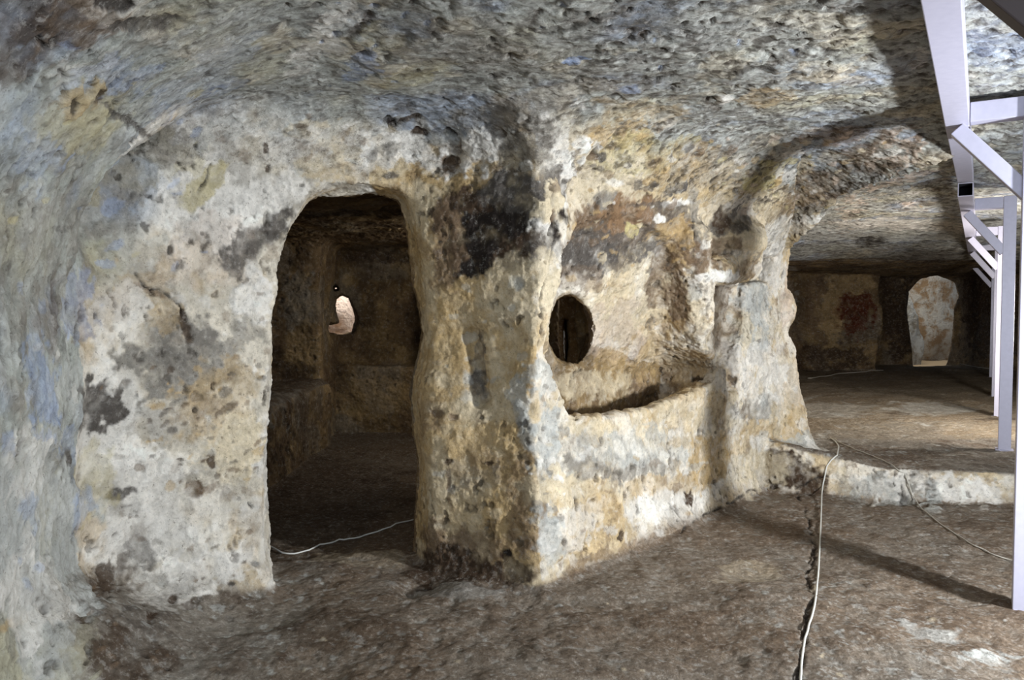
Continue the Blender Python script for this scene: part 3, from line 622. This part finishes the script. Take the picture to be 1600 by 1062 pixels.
for (wd, pts) in CRACKS:
    hs = []
    for i in range(len(pts) - 1):
        n_ = max(2, int(math.dist(pts[i], pts[i + 1]) / 5))
        for k in range(n_):
            t = k / n_
            P, _n = hit(pts[i][0] * (1 - t) + pts[i + 1][0] * t, pts[i][1] * (1 - t) + pts[i + 1][1] * t)
            if P is not None and (not hs or (P - Vector(hs[-1])).length < .4):
                hs.append(tuple(P))
    hs = np.array(hs)
    if len(hs) < 2:
        continue
    lo, hi = hs.min(0) - .12, hs.max(0) + .12
    ii = np.nonzero(((V > lo) & (V < hi)).all(1))[0]
    if not len(ii):
        continue
    Pq = V[ii] + warp[ii] * .02
    dm = np.full(len(ii), 9.)
    for a, b in zip(hs[:-1], hs[1:]):
        e = b - a; t = np.clip(((Pq - a) @ e) / max(e @ e, 1e-9), 0, 1)
        dm = np.minimum(dm, np.linalg.norm(Pq - a - t[:, None] * e, axis=1))
    m = np.clip((wd * 1.5 - dm) / wd, 0, 1)
    COL[ii] = COL[ii] * (1 - .85 * m[:, None]) + lin(BLK) * .85 * m[:, None]
    DISP[ii] -= .018 * m

# ---------------------------------------------------------------- fine relief
x, y, z = V.T
# old coats of plaster broken away in flakes: thin steps with a paler upper coat
lay = np.clip((fbm(V * 5.2 + warp * .5, 5, 141, .6) - .02) / .05, 0, 1); lay = lay * lay * (3 - 2 * lay)
lay2 = np.clip((fbm(V * 12.0 + warp * .4, 4, 151, .6) - .18) / .07, 0, 1)
wallm = ~((N[:, 2] > .6) & (z < .75))
DISP += np.where(wallm, lay * .005 + lay2 * .004, 0)
lay = np.where((x > -.75) & (x < .12) & (y < 4.8), .5 + (lay - .5) * .4, lay)
lum = np.where(wallm, 1 + (lay - .5) * .16 + (lay2 - .3) * .10, 1)
COL = (COL * lum[:, None]).clip(0, .86)
flo = (N[:, 2] > .6) & (z < .75)
cei = (z > 2.3) & (N[:, 2] < -.3)
Vs = V.copy()
Vs[:, 0] *= 0.7; Vs[:, 1] *= 1.1                                    # bedding of the ceiling runs across
streak = fbm(Vs * 21.0, 3, 101, .65)
rel = n3 * .010 + n4 * .005 + vnoise(V * 55, 111) * .0025
relc = streak * .011 + n3 * .004 + n4 * .004 - .02 * np.clip(streak - .35, 0, 1)
relf = n2 * .008 + n3 * .007 + n4 * .004
left = ((x < -.8) & (y < 4.6)) | ((x < 0.1) & (y < 4.6) & (z > 2.2))
rel = np.where(left, rel * .75, rel)
pilm = (x > -.75) & (x < .12) & (y < 4.8) & (z < 2.2)
rel = np.where(pilm, rel * .6, rel)
pit = np.clip(fbm(V * 24.0, 3, 121) - .55, 0, 1) * (fbm(V * 2.7, 2, 131) > -.1)
rel = np.where(cei, relc * np.clip(.55 + .35 * (x + .2), .35, 1.25), np.where(flo, relf, rel - pit * .05))
farf = np.clip((y - 8) / 4, 0, 1)
rel = rel * (1 - .4 * farf)
edge = np.clip((y - 1.2) / .6, 0, 1)
V = V + N * ((rel + DISP) * edge)[:, None]
# recessed pits are tinted dark brown, proud grains are pale
dk = np.clip(pit * 3.0, 0, .5) * (~flo)
dk = np.where(cei, np.clip((-streak - .22) * 2.2, 0, .75) * np.clip((x + 1.6) / 2.4, .15, 1), dk)
COL = COL * (1 - dk[:, None]) + lin((62, 52, 42)) * dk[:, None]
print('relief', time.time() - T0)


# ---------------------------------------------------------------- materials
def nt(name):
    m = bpy.data.materials.new(name); m.use_nodes = True
    return m, m.node_tree.nodes, m.node_tree.links, m.node_tree.nodes['Principled BSDF']


def rock_material(name, scale, bump, contrast, stretch=(1, 1, 1), rough=.92):
    m, n, l, p = nt(name)
    at = n.new('ShaderNodeAttribute'); at.attribute_name = 'Col'
    tc = n.new('ShaderNodeTexCoord'); mp = n.new('ShaderNodeMapping'); mp.inputs['Scale'].default_value = stretch
    l.new(tc.outputs['Object'], mp.inputs[0])
    a = n.new('ShaderNodeTexNoise'); a.inputs['Scale'].default_value = scale; a.inputs['Detail'].default_value = 8; a.inputs['Roughness'].default_value = .72
    b = n.new('ShaderNodeTexNoise'); b.inputs['Scale'].default_value = scale * 3.7; b.inputs['Detail'].default_value = 5; b.inputs['Roughness'].default_value = .7
    v = n.new('ShaderNodeTexVoronoi'); v.inputs['Scale'].default_value = scale * 2.2
    for q in (a, b, v):
        l.new(mp.outputs[0], q.inputs['Vector'])
    r = n.new('ShaderNodeMapRange'); r.inputs[1].default_value = .32; r.inputs[2].default_value = .68
    r.inputs[3].default_value = 1 - contrast; r.inputs[4].default_value = 1 + contrast * .6
    l.new(a.outputs[0], r.inputs[0])
    mul = n.new('ShaderNodeMix'); mul.data_type = 'RGBA'; mul.blend_type = 'MULTIPLY'; mul.inputs[0].default_value = 1
    l.new(at.outputs['Color'], mul.inputs[6]); l.new(r.outputs[0], mul.inputs[7])
    sp = n.new('ShaderNodeMapRange'); sp.inputs[1].default_value = .60; sp.inputs[2].default_value = .68; sp.inputs[4].default_value = .55
    l.new(b.outputs[0], sp.inputs[0])
    mx = n.new('ShaderNodeMix'); mx.data_type = 'RGBA'; mx.inputs[7].default_value = (*lin((70, 56, 42)), 1)
    l.new(sp.outputs[0], mx.inputs[0]); l.new(mul.outputs[2], mx.inputs[6])
    g2 = n.new('ShaderNodeTexNoise'); g2.inputs['Scale'].default_value = scale * 1.6; g2.inputs['Detail'].default_value = 9; g2.inputs['Roughness'].default_value = .78
    l.new(mp.outputs[0], g2.inputs['Vector'])
    lt = n.new('ShaderNodeMapRange'); lt.inputs[1].default_value = .53; lt.inputs[2].default_value = .60; lt.inputs[4].default_value = contrast * 1.1
    l.new(g2.outputs[0], lt.inputs[0])
    dk_ = n.new('ShaderNodeMapRange'); dk_.inputs[1].default_value = .45; dk_.inputs[2].default_value = .39; dk_.inputs[4].default_value = contrast * 1.5
    l.new(g2.outputs[0], dk_.inputs[0])
    m1 = n.new('ShaderNodeMix'); m1.data_type = 'RGBA'; m1.blend_type = 'SCREEN'; m1.inputs[7].default_value = (.42, .40, .36, 1)
    l.new(lt.outputs[0], m1.inputs[0]); l.new(mx.outputs[2], m1.inputs[6])
    m2 = n.new('ShaderNodeMix'); m2.data_type = 'RGBA'; m2.blend_type = 'MULTIPLY'; m2.inputs[7].default_value = (.32, .29, .26, 1)
    l.new(dk_.outputs[0], m2.inputs[0]); l.new(m1.outputs[2], m2.inputs[6])
    l.new(m2.outputs[2], p.inputs['Base Color'])
    p.inputs['Roughness'].default_value = rough
    p.inputs['Specular IOR Level'].default_value = .2
    ad = n.new('ShaderNodeMath'); ad.operation = 'MULTIPLY_ADD'; ad.inputs[1].default_value = .4
    l.new(b.outputs[0], ad.inputs[0]); l.new(a.outputs[0], ad.inputs[2])
    sb = n.new('ShaderNodeMath'); sb.operation = 'MULTIPLY_ADD'; sb.inputs[1].default_value = .25
    l.new(v.outputs['Distance'], sb.inputs[0]); l.new(ad.outputs[0], sb.inputs[2])
    bp = n.new('ShaderNodeBump'); bp.inputs['Strength'].default_value = bump; bp.inputs['Distance'].default_value = .03
    l.new(sb.outputs[0], bp.inputs['Height']); l.new(bp.outputs[0], p.inputs['Normal'])
    return m


M_CEIL = rock_material('pitted_grey_tuff', 16, .8, .42, (.6, 1.2, 1))
M_WALL = rock_material('pale_limestone', 18, .55, .22)
M_FLOOR = rock_material('dirty_floor_rock', 22, .6, .30)
M_ROOM = rock_material('brown_limestone', 14, .5, .25)


def set_props(o, **k):
    for a, b in k.items():
        o[a] = b


# ---------------------------------------------------------------- split into floor, ceiling, walls
C3 = V[QD].mean(1); CN = N[QD].mean(1)
cx, cy, cz = C3.T
# keep what can matter
ang = np.abs(cx) < 1e9
keep = ~((cx > 11.3) | (cy > 18.0) | (cz < -.2))
din = near_line(cx, cy, [(-1.45, 4.62), (-.45, 4.72), (0.25, 4.9), (1.75, 6.85), (2.0, 8.0)])
inn = (din[1] > 0) & (cy > 4.55) & (cx < 1.95)
g = np.full(len(QD), 2)                                            # 2 = partition
g[cx < -.95] = 1                                                   # left
g[(cx >= -.70) & (cx < .14) & (cy < 4.75)] = 3                     # pillar
g[(cx > 1.62) & (cx < 3.0) & (cy > 5.9) & (cy < 8.0)] = 4          # end pillar
g[(cx > 2.5) & (cy > 7.9)] = 5
g[(cx > 4.5)] = 5
g[cz > 2.24] = 0
g[(cz > 1.95) & (cx > .2) & (cy > 4.2) & (CN[:, 2] < -.35) & (cx > 1.9)] = 0
g[(CN[:, 2] > .5) & (cz < .62)] = 6
g[inn] = 7
g[inn & (CN[:, 2] > .6) & (cz < .15)] = 6
g[(g == 0) & (cy > 15.6)] = 5
bsel = inn & (cz < .83) & (cx < -.9) & (cz > .08) & (((cx < -2.0) & (cy > 6.3) & (cy < 8.44)))
g[bsel] = 8
stp = near_line(cx, cy, STEP)
g[(stp[0] < .16) & (cz < .5) & (cx > 2.0) & (cy > 4.9) & (cx < 9) & ~inn & (g == 6) & (CN[:, 2] < .86)] = 9
NAMES = {0: ('ceiling', 'pitted grey hewn rock ceiling vaulting over the front chamber and rear hall', 'ceiling', M_CEIL),
         1: ('wall_left', 'pale plastered rock wall left of the arched doorway curving up to the ceiling', 'wall', M_WALL),
         2: ('wall_partition', 'cream rock partition with an oval hole and a hewn trough in its niche', 'wall', M_WALL),
         3: ('wall_pillar', 'soot blackened corner pillar right of the arched doorway', 'pillar', M_WALL),
         4: ('wall_end', 'white rock pillar at the right end of the trough partition', 'pillar', M_WALL),
         5: ('wall_back', 'brown back wall of the rear hall with a tall opening', 'wall', M_ROOM),
         6: ('floor', 'dusty brown rock floor crossed by a crack', 'floor', M_FLOOR),
         7: ('wall_inner', 'dark brown walls of the small chamber beyond the doorway', 'wall', M_ROOM),
         8: ('trim_bench', 'low rock bench along the left side of the inner chamber', 'bench', M_ROOM),
         9: ('trim_step', 'whitened edge of the rock step up to the rear hall', 'step', M_WALL)}
for gi, (nm, lab, cat, mat) in NAMES.items():
    q = QD[keep & (g == gi)]
    if not len(q):
        continue
    used, inv = np.unique(q.ravel(), return_inverse=True)
    me = bpy.data.meshes.new(nm)
    me.vertices.add(len(used)); me.vertices.foreach_set('co', V[used].astype(f32).ravel())
    me.loops.add(inv.size); me.loops.foreach_set('vertex_index', inv.astype(np.int32))
    me.polygons.add(len(q)); me.polygons.foreach_set('loop_start', np.arange(0, inv.size, 4, dtype=np.int32))
    me.polygons.foreach_set('loop_total', np.full(len(q), 4, np.int32))
    at = me.attributes.new('Col', 'FLOAT_COLOR', 'POINT')
    c4 = np.ones((len(used), 4), f32); c4[:, :3] = COL[used]
    at.data.foreach_set('color', c4.ravel())
    me.materials.append(mat)
    me.update(); me.validate()
    me.polygons.foreach_set('use_smooth', np.ones(len(q), bool))
    o = bpy.data.objects.new(nm, me); S.collection.objects.link(o)
    set_props(o, kind='structure', label=lab, category=cat)
print('meshes', time.time() - T0)

# final surface for resting things on
near = (C3[:, 2] < .8) & keep & (N[QD[:, 0], 2] > .2)
qf = QD[near]; used, inv = np.unique(qf.ravel(), return_inverse=True)
fb = BVHTree.FromPolygons([tuple(v) for v in V[used].tolist()], inv.reshape(-1, 4).tolist())


def ground(x, y):
    r = fb.ray_cast(Vector((x, y, .9)), Vector((0, 0, -1)))
    return r[0].z if r[0] is not None else 0.0


# ---------------------------------------------------------------- objects
def mat_metal():
    m, n, l, p = nt('painted_steel')
    tc = n.new('ShaderNodeTexCoord'); ns = n.new('ShaderNodeTexNoise'); ns.inputs['Scale'].default_value = 30
    cr = n.new('ShaderNodeMapRange'); cr.inputs[3].default_value = .30; cr.inputs[4].default_value = .48
    l.new(tc.outputs['Object'], ns.inputs['Vector']); l.new(ns.outputs[0], cr.inputs[0]); l.new(cr.outputs[0], p.inputs['Roughness'])
    mr = n.new('ShaderNodeMix'); mr.data_type = 'RGBA'
    mr.inputs[6].default_value = (*lin((192, 190, 207)), 1); mr.inputs[7].default_value = (*lin((176, 174, 192)), 1)
    l.new(ns.outputs[0], mr.inputs[0]); l.new(mr.outputs[2], p.inputs['Base Color'])
    p.inputs['Metallic'].default_value = .15
    return m


MET = mat_metal()
m_in, _n, _l, _p = nt('tube_inside'); _p.inputs['Base Color'].default_value = (.02, .02, .025, 1); _p.inputs['Roughness'].default_value = .8


m_shade, _n, _l, _p = nt('shade_toned_steel'); _p.inputs['Base Color'].default_value = (*lin((74, 62, 60)), 1); _p.inputs['Roughness'].default_value = .6  # pale steel darkened to paint in shade on the nearest brace


def mesh_obj(name, verts, faces, mats, parent=None, smooth_=False, bevel=0):
    me = bpy.data.meshes.new(name); me.from_pydata([tuple(v) for v in verts], [], faces)
    for q in mats: me.materials.append(q)
    if smooth_:
        me.polygons.foreach_set('use_smooth', [True] * len(faces))
    o = bpy.data.objects.new(name, me); S.collection.objects.link(o)
    if parent is not None: o.parent = parent
    if bevel:
        b = o.modifiers.new('bevel', 'BEVEL'); b.width = bevel; b.segments = 2; b.limit_method = 'ANGLE'
    return o


def tube(name, a, b, wd, ht, parent, side=None, open_start=False, open_end=False, origin=Vector((0, 0, 0))):
    """square steel tube from a to b, hollow where the end is open"""
    a, b = Vector(a) - origin, Vector(b) - origin
    d = (b - a).normalized()
    sd = Vector(side) if side is not None else d.cross(Vector((0, 0, 1)))
    sd = (sd - d * sd.dot(d)).normalized(); up = sd.cross(d).normalized()
    vs, fs = [], []
    t = 0.008
    for P in (a, b):
        for (i, j) in ((-1, -1), (1, -1), (1, 1), (-1, 1)):
            vs.append(P + sd * i * wd / 2 + up * j * ht / 2)
    fs += [(0, 1, 5, 4), (1, 2, 6, 5), (2, 3, 7, 6), (3, 0, 4, 7)]
    for st, P, flip, op in ((0, a, 1, open_start), (4, b, -1, open_end)):
        if not op:
            fs.append((3, 2, 1, 0) if st == 0 else (4, 5, 6, 7)); continue
        k = len(vs)
        for dep in (0, .25):
            for (i, j) in ((-1, -1), (1, -1), (1, 1), (-1, 1)):
                vs.append(P + d * flip * dep + sd * i * (wd / 2 - t) + up * j * (ht / 2 - t))
        for i in range(4):
            j = (i + 1) % 4
            fs.append((st + i, k + i, k + j, st + j) if st == 0 else (st + j, k + j, k + i, st + i))
            fs.append((k + i, k + 4 + i, k + 4 + j, k + j))
        fs.append((k + 4, k + 5, k + 6, k + 7))
    o = mesh_obj(name, vs, fs, [MET, m_in], parent, bevel=.004)
    if open_start or open_end:
        for i, p in enumerate(o.data.polygons):
            if all(vv >= 8 for vv in p.vertices): p.material_index = 1
    return o


E = Vector((0.6, 1.0, 0)).normalized(); C = Vector((E.y, -E.x, 0))


def on_beam(t, zz): return Vector((2.315 + .6 * t, 4.1 + t, zz))


BW = .11
# runner beams carried by the brackets
be = bpy.data.objects.new('roof_beam', None); S.collection.objects.link(be); be.location = on_beam(-1, 2.51)
set_props(be, label='nearest pale steel beam running under the ceiling towards the first post', category='beam', group='steel beams under the cave ceiling')
tube('beam_tube', on_beam(-4.6, 2.51), on_beam(0.02, 2.51), BW, BW, be, side=C, origin=be.location)
be2 = bpy.data.objects.new('roof_beam', None); S.collection.objects.link(be2); be2.location = on_beam(1, 2.52)
set_props(be2, label='short steel beam between the first post and the open tube end', category='beam', group='steel beams under the cave ceiling')
tube('beam_tube', on_beam(0.03, 2.51), on_beam(2.15, 2.57), BW, BW, be2, side=C, origin=be2.location)
be3 = bpy.data.objects.new('roof_beam', None); S.collection.objects.link(be3); be3.location = on_beam(6, 2.45)
set_props(be3, label='far steel beam whose square open tube end faces the viewer', category='beam', group='steel beams under the cave ceiling')
tube('beam_tube', on_beam(2.2, 2.465), on_beam(10.8, 2.36), BW, BW, be3, side=C, origin=be3.location, open_start=True)

FR = [(-2.12, 'steel support frame nearest the camera, only its shade-darkened diagonal brace in view', 2.51),
      (0.0, 'tall pale steel support frame at the right edge, standing on the front floor', 2.51),
      (3.05, 'second steel support frame, its post standing on the edge of the rear floor', 2.455),
      (5.3, 'third steel support frame from the camera, behind the one on the step', 2.43),
      (7.3, 'fourth steel support frame from the camera, half hidden in the row', 2.405),
      (10.4, 'farthest small steel support frame in the row along the hall', 2.37)]
for (t, lab, zb) in FR:
    pb = on_beam(t, zb); off = .36 if t <= 0 else .33
    pwd = .15 if t <= 0 else .10
    pp = pb + C * (off + (.005 if t <= 0 else 0))
    gz = ground(pp.x, pp.y) - .012
    r = bpy.data.objects.new('support_frame', None); S.collection.objects.link(r)
    r.location = (pp.x, pp.y, gz)
    set_props(r, label=lab, category='support frame', group='pale steel support frames in a row')
    o = r.location.copy()
    topz = zb + .055
    tube('post', (pp.x, pp.y, gz), (pp.x, pp.y, topz), pwd, pwd * .9, r, side=C, origin=o)
    tube('crossbar', pb + C * .058, pp - C * .052, .10, .10, r, side=E, origin=o)
    br = tube('brace', pb + C * .0 + Vector((0, 0, -.075)) - E * .0, pp - C * .04 + Vector((0, 0, -.44)), .085, .075, r, side=E, origin=o)
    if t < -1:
        br.data.materials[0] = m_shade; br['label'] = 'diagonal brace with its shade painted in'
    bv = [(-.07, -.07, 0), (.07, -.07, 0), (.07, .07, 0), (-.07, .07, 0)]
    vs = [(C * a + E * b + Vector((0, 0, zz))) for zz in (0.0, .016) for a, b, _ in bv]
    mesh_obj('base_plate', vs, [(3, 2, 1, 0), (4, 5, 6, 7), (0, 1, 5, 4), (1, 2, 6, 5), (2, 3, 7, 6), (3, 0, 4, 7)], [MET], r)

# cables -------------------------------------------------------------
m_cab, _n, _l, p_ = nt('white_cable')
p_.inputs['Base Color'].default_value = (*lin((214, 212, 204)), 1); p_.inputs['Roughness'].default_value = .45
m_cab2, _n, _l, p_ = nt('grey_cable')
p_.inputs['Base Color'].default_value = (*lin((186, 180, 168)), 1); p_.inputs['Roughness'].default_value = .6


def cable(name, pts, rad, mat, lab, lift=None):
    ps = []
    for i in range(len(pts) - 1):
        p0 = pts[max(i - 1, 0)]; p1 = pts[i]; p2 = pts[i + 1]; p3 = pts[min(i + 2, len(pts) - 1)]
        n_ = max(2, int(math.dist(p1, p2) / 7))
        for k in range(n_):
            t = k / n_
            ps.append([.5 * (2 * p1[a] + (p2[a] - p0[a]) * t + (2 * p0[a] - 5 * p1[a] + 4 * p2[a] - p3[a]) * t * t + (3 * p1[a] - p0[a] - 3 * p2[a] + p3[a]) * t ** 3) for a in (0, 1)])
    ps.append(pts[-1])
    W = []
    for (a, b) in ps:
        r = fb.ray_cast(CAMP, ray(a, b))
        if r[0] is not None:
            W.append(r[0])
    # lie on the ground, bridging hollows
    H = [ground(p.x, p.y) for p in W]
    H = [max(H[max(0, i - 1):i + 2]) for i in range(len(H))]
    H = [sum(H[max(0, i - 1):i + 2]) / len(H[max(0, i - 1):i + 2]) for i in range(len(H))]
    W = [Vector((p.x, p.y, h + rad * .9)) for p, h in zip(W, H)]
    vs, fs = [], []; ns = 8
    for i, p in enumerate(W):
        d = (W[min(i + 1, len(W) - 1)] - W[max(i - 1, 0)]).normalized()
        u = d.cross(Vector((0, 0, 1))).normalized(); v = u.cross(d)
        for k in range(ns):
            an = 2 * math.pi * k / ns
            vs.append(p + u * math.cos(an) * rad + v * math.sin(an) * rad)
    for i in range(len(W) - 1):
        for k in range(ns):
            j = (k + 1) % ns
            fs.append((i * ns + k, i * ns + j, (i + 1) * ns + j, (i + 1) * ns + k))
    fs.append(tuple(range(ns))[::-1]); fs.append(tuple((len(W) - 1) * ns + k for k in range(ns)))
    o = mesh_obj(name, vs, fs, [mat], smooth_=True)
    set_props(o, label=lab, category='cable')
    return o


cable('power_cable', [(1250, 1100), (1251, 1062), (1256, 1010), (1272, 950), (1278, 900), (1281, 850), (1283, 800), (1285, 770), (1294, 735), (1308, 712), (1310, 700), (1305, 690), (1297, 685)], .0055, m_cab,
      'white cable running from the front edge of the floor up onto the rock step')
cable('power_cable', [(1300, 686), (1330, 700), (1370, 716), (1398, 731), (1410, 755), (1430, 785), (1460, 812), (1500, 840), (1540, 862), (1590, 881), (1630, 893)], .0045, m_cab2,
      'thin grey cable dropping over the step and trailing to the right post')
cable('power_cable', [(415, 850), (432, 861), (452, 867), (475, 863), (500, 853), (530, 846), (570, 838), (610, 824), (648, 812)], .005, m_cab,
      'white cable lying across the floor of the arched doorway')
cable('power_cable', [(1262, 592), (1290, 588), (1330, 583), (1380, 579)], .008, m_cab2, 'faint cable on the rear hall floor behind the end pillar')
cable('power_cable', [(1500, 570), (1525, 574), (1548, 577)], .008, m_cab2, 'faint cable on the rear hall floor beside the farthest post')


# rock seen through the openings --------------------------------------
def boulder(name, loc, size, seed, lab, c1, c2):
    n_ = 60; vs, fs = [], []
    th = np.linspace(0, 2 * np.pi, n_, endpoint=False); ph = np.linspace(0.02, np.pi - .02, n_ // 2)
    TH, PH = np.meshgrid(th, ph)
    D = np.stack([np.cos(TH) * np.sin(PH), np.sin(TH) * np.sin(PH), np.cos(PH)], -1).reshape(-1, 3)
    r = 1 + .22 * fbm(D * 1.6 + seed, 4, seed) + .05 * fbm(D * 6 + seed, 3, seed)
    Pn = D * r[:, None] * np.array(size)
    rows = len(ph)
    for i in range(rows - 1):
        for k in range(n_):
            fs.append((i * n_ + k, (i + 1) * n_ + k, (i + 1) * n_ + (k + 1) % n_, i * n_ + (k + 1) % n_))
    fs.append(tuple(range(n_))); fs.append(tuple(((rows - 1) * n_ + k) for k in range(n_))[::-1])
    m, n, l, p = nt(name)
    tc = n.new('ShaderNodeTexCoord'); ns = n.new('ShaderNodeTexNoise'); ns.inputs['Scale'].default_value = 2.6; ns.inputs['Detail'].default_value = 9
    bb = n.new('ShaderNodeBump'); bb.inputs['Distance'].default_value = .25; bb.inputs['Strength'].default_value = .9; l.new(ns.outputs[0], bb.inputs['Height']); l.new(bb.outputs[0], p.inputs['Normal'])
    cr = n.new('ShaderNodeValToRGB'); cr.color_ramp.elements[0].position = .42; cr.color_ramp.elements[1].position = .55; ns.inputs['Roughness'].default_value = .7
    cr.color_ramp.elements[0].color = (*lin(c1), 1); cr.color_ramp.elements[1].color = (*lin(c2), 1)
    l.new(tc.outputs['Object'], ns.inputs['Vector']); l.new(ns.outputs[0], cr.inputs[0]); l.new(cr.outputs[0], p.inputs['Base Color'])
    p.inputs['Roughness'].default_value = .9
    o = mesh_obj(name, Pn, fs, [m], smooth_=True); o.location = loc
    set_props(o, label=lab, category='rock')
    return o


boulder('outer_rock', (11.2, 22.3, 1.2), (2.4, 1.5, 2.6), 3, 'sunlit limestone rock outside the tall opening of the rear hall', (150, 120, 84), (196, 186, 168))
boulder('outer_rock', (9.75, 19.7, .6), (.55, .35, 1.25), 5, 'smaller grey rounded rock standing in front of the one outside the tall opening', (140, 128, 108), (186, 182, 170))
boulder('outer_rock', (-2.65, 12.4, 1.3), (1.1, .9, 1.4), 8, 'pinkish sunlit rock outside the small window of the inner chamber', (206, 170, 138), (232, 214, 200))
boulder('outer_rock', (0.78, 12.0, 1.2), (.8, .7, 1.3), 14, 'white rock outside the narrow slit seen through the oval hole', (200, 196, 188), (230, 228, 222))
gx = [(-4, 10.5), (14, 18.0), (14, 24), (-4, 24)]
mg, n, l, p = nt('outer_ground'); p.inputs['Base Color'].default_value = (*lin((176, 150, 112)), 1); p.inputs['Roughness'].default_value = .95
NN = 40; gv = []; gf = []
for i in range(NN + 1):
    for j in range(NN + 1):
        X_ = -4 + 18 * i / NN; y0 = 10.6 if X_ < 2.3 else 18.0
        Y_ = y0 + (26 - y0) * j / NN
        gv.append((X_, Y_, .12 + .06 * math.sin(X_ * 2.1) * math.cos(Y_ * 1.7) + (0.02 * math.sin(X_ * 9 + Y_ * 5))))
for i in range(NN):
    for j in range(NN):
        a_ = i * (NN + 1) + j; gf.append((a_, a_ + NN + 1, a_ + NN + 2, a_ + 1))
og = mesh_obj('outer_ground', gv, gf, [mg], smooth_=True)
set_props(og, kind='structure', label='ochre ground outside the openings of the cave', category='ground')
print('done', time.time() - T0)
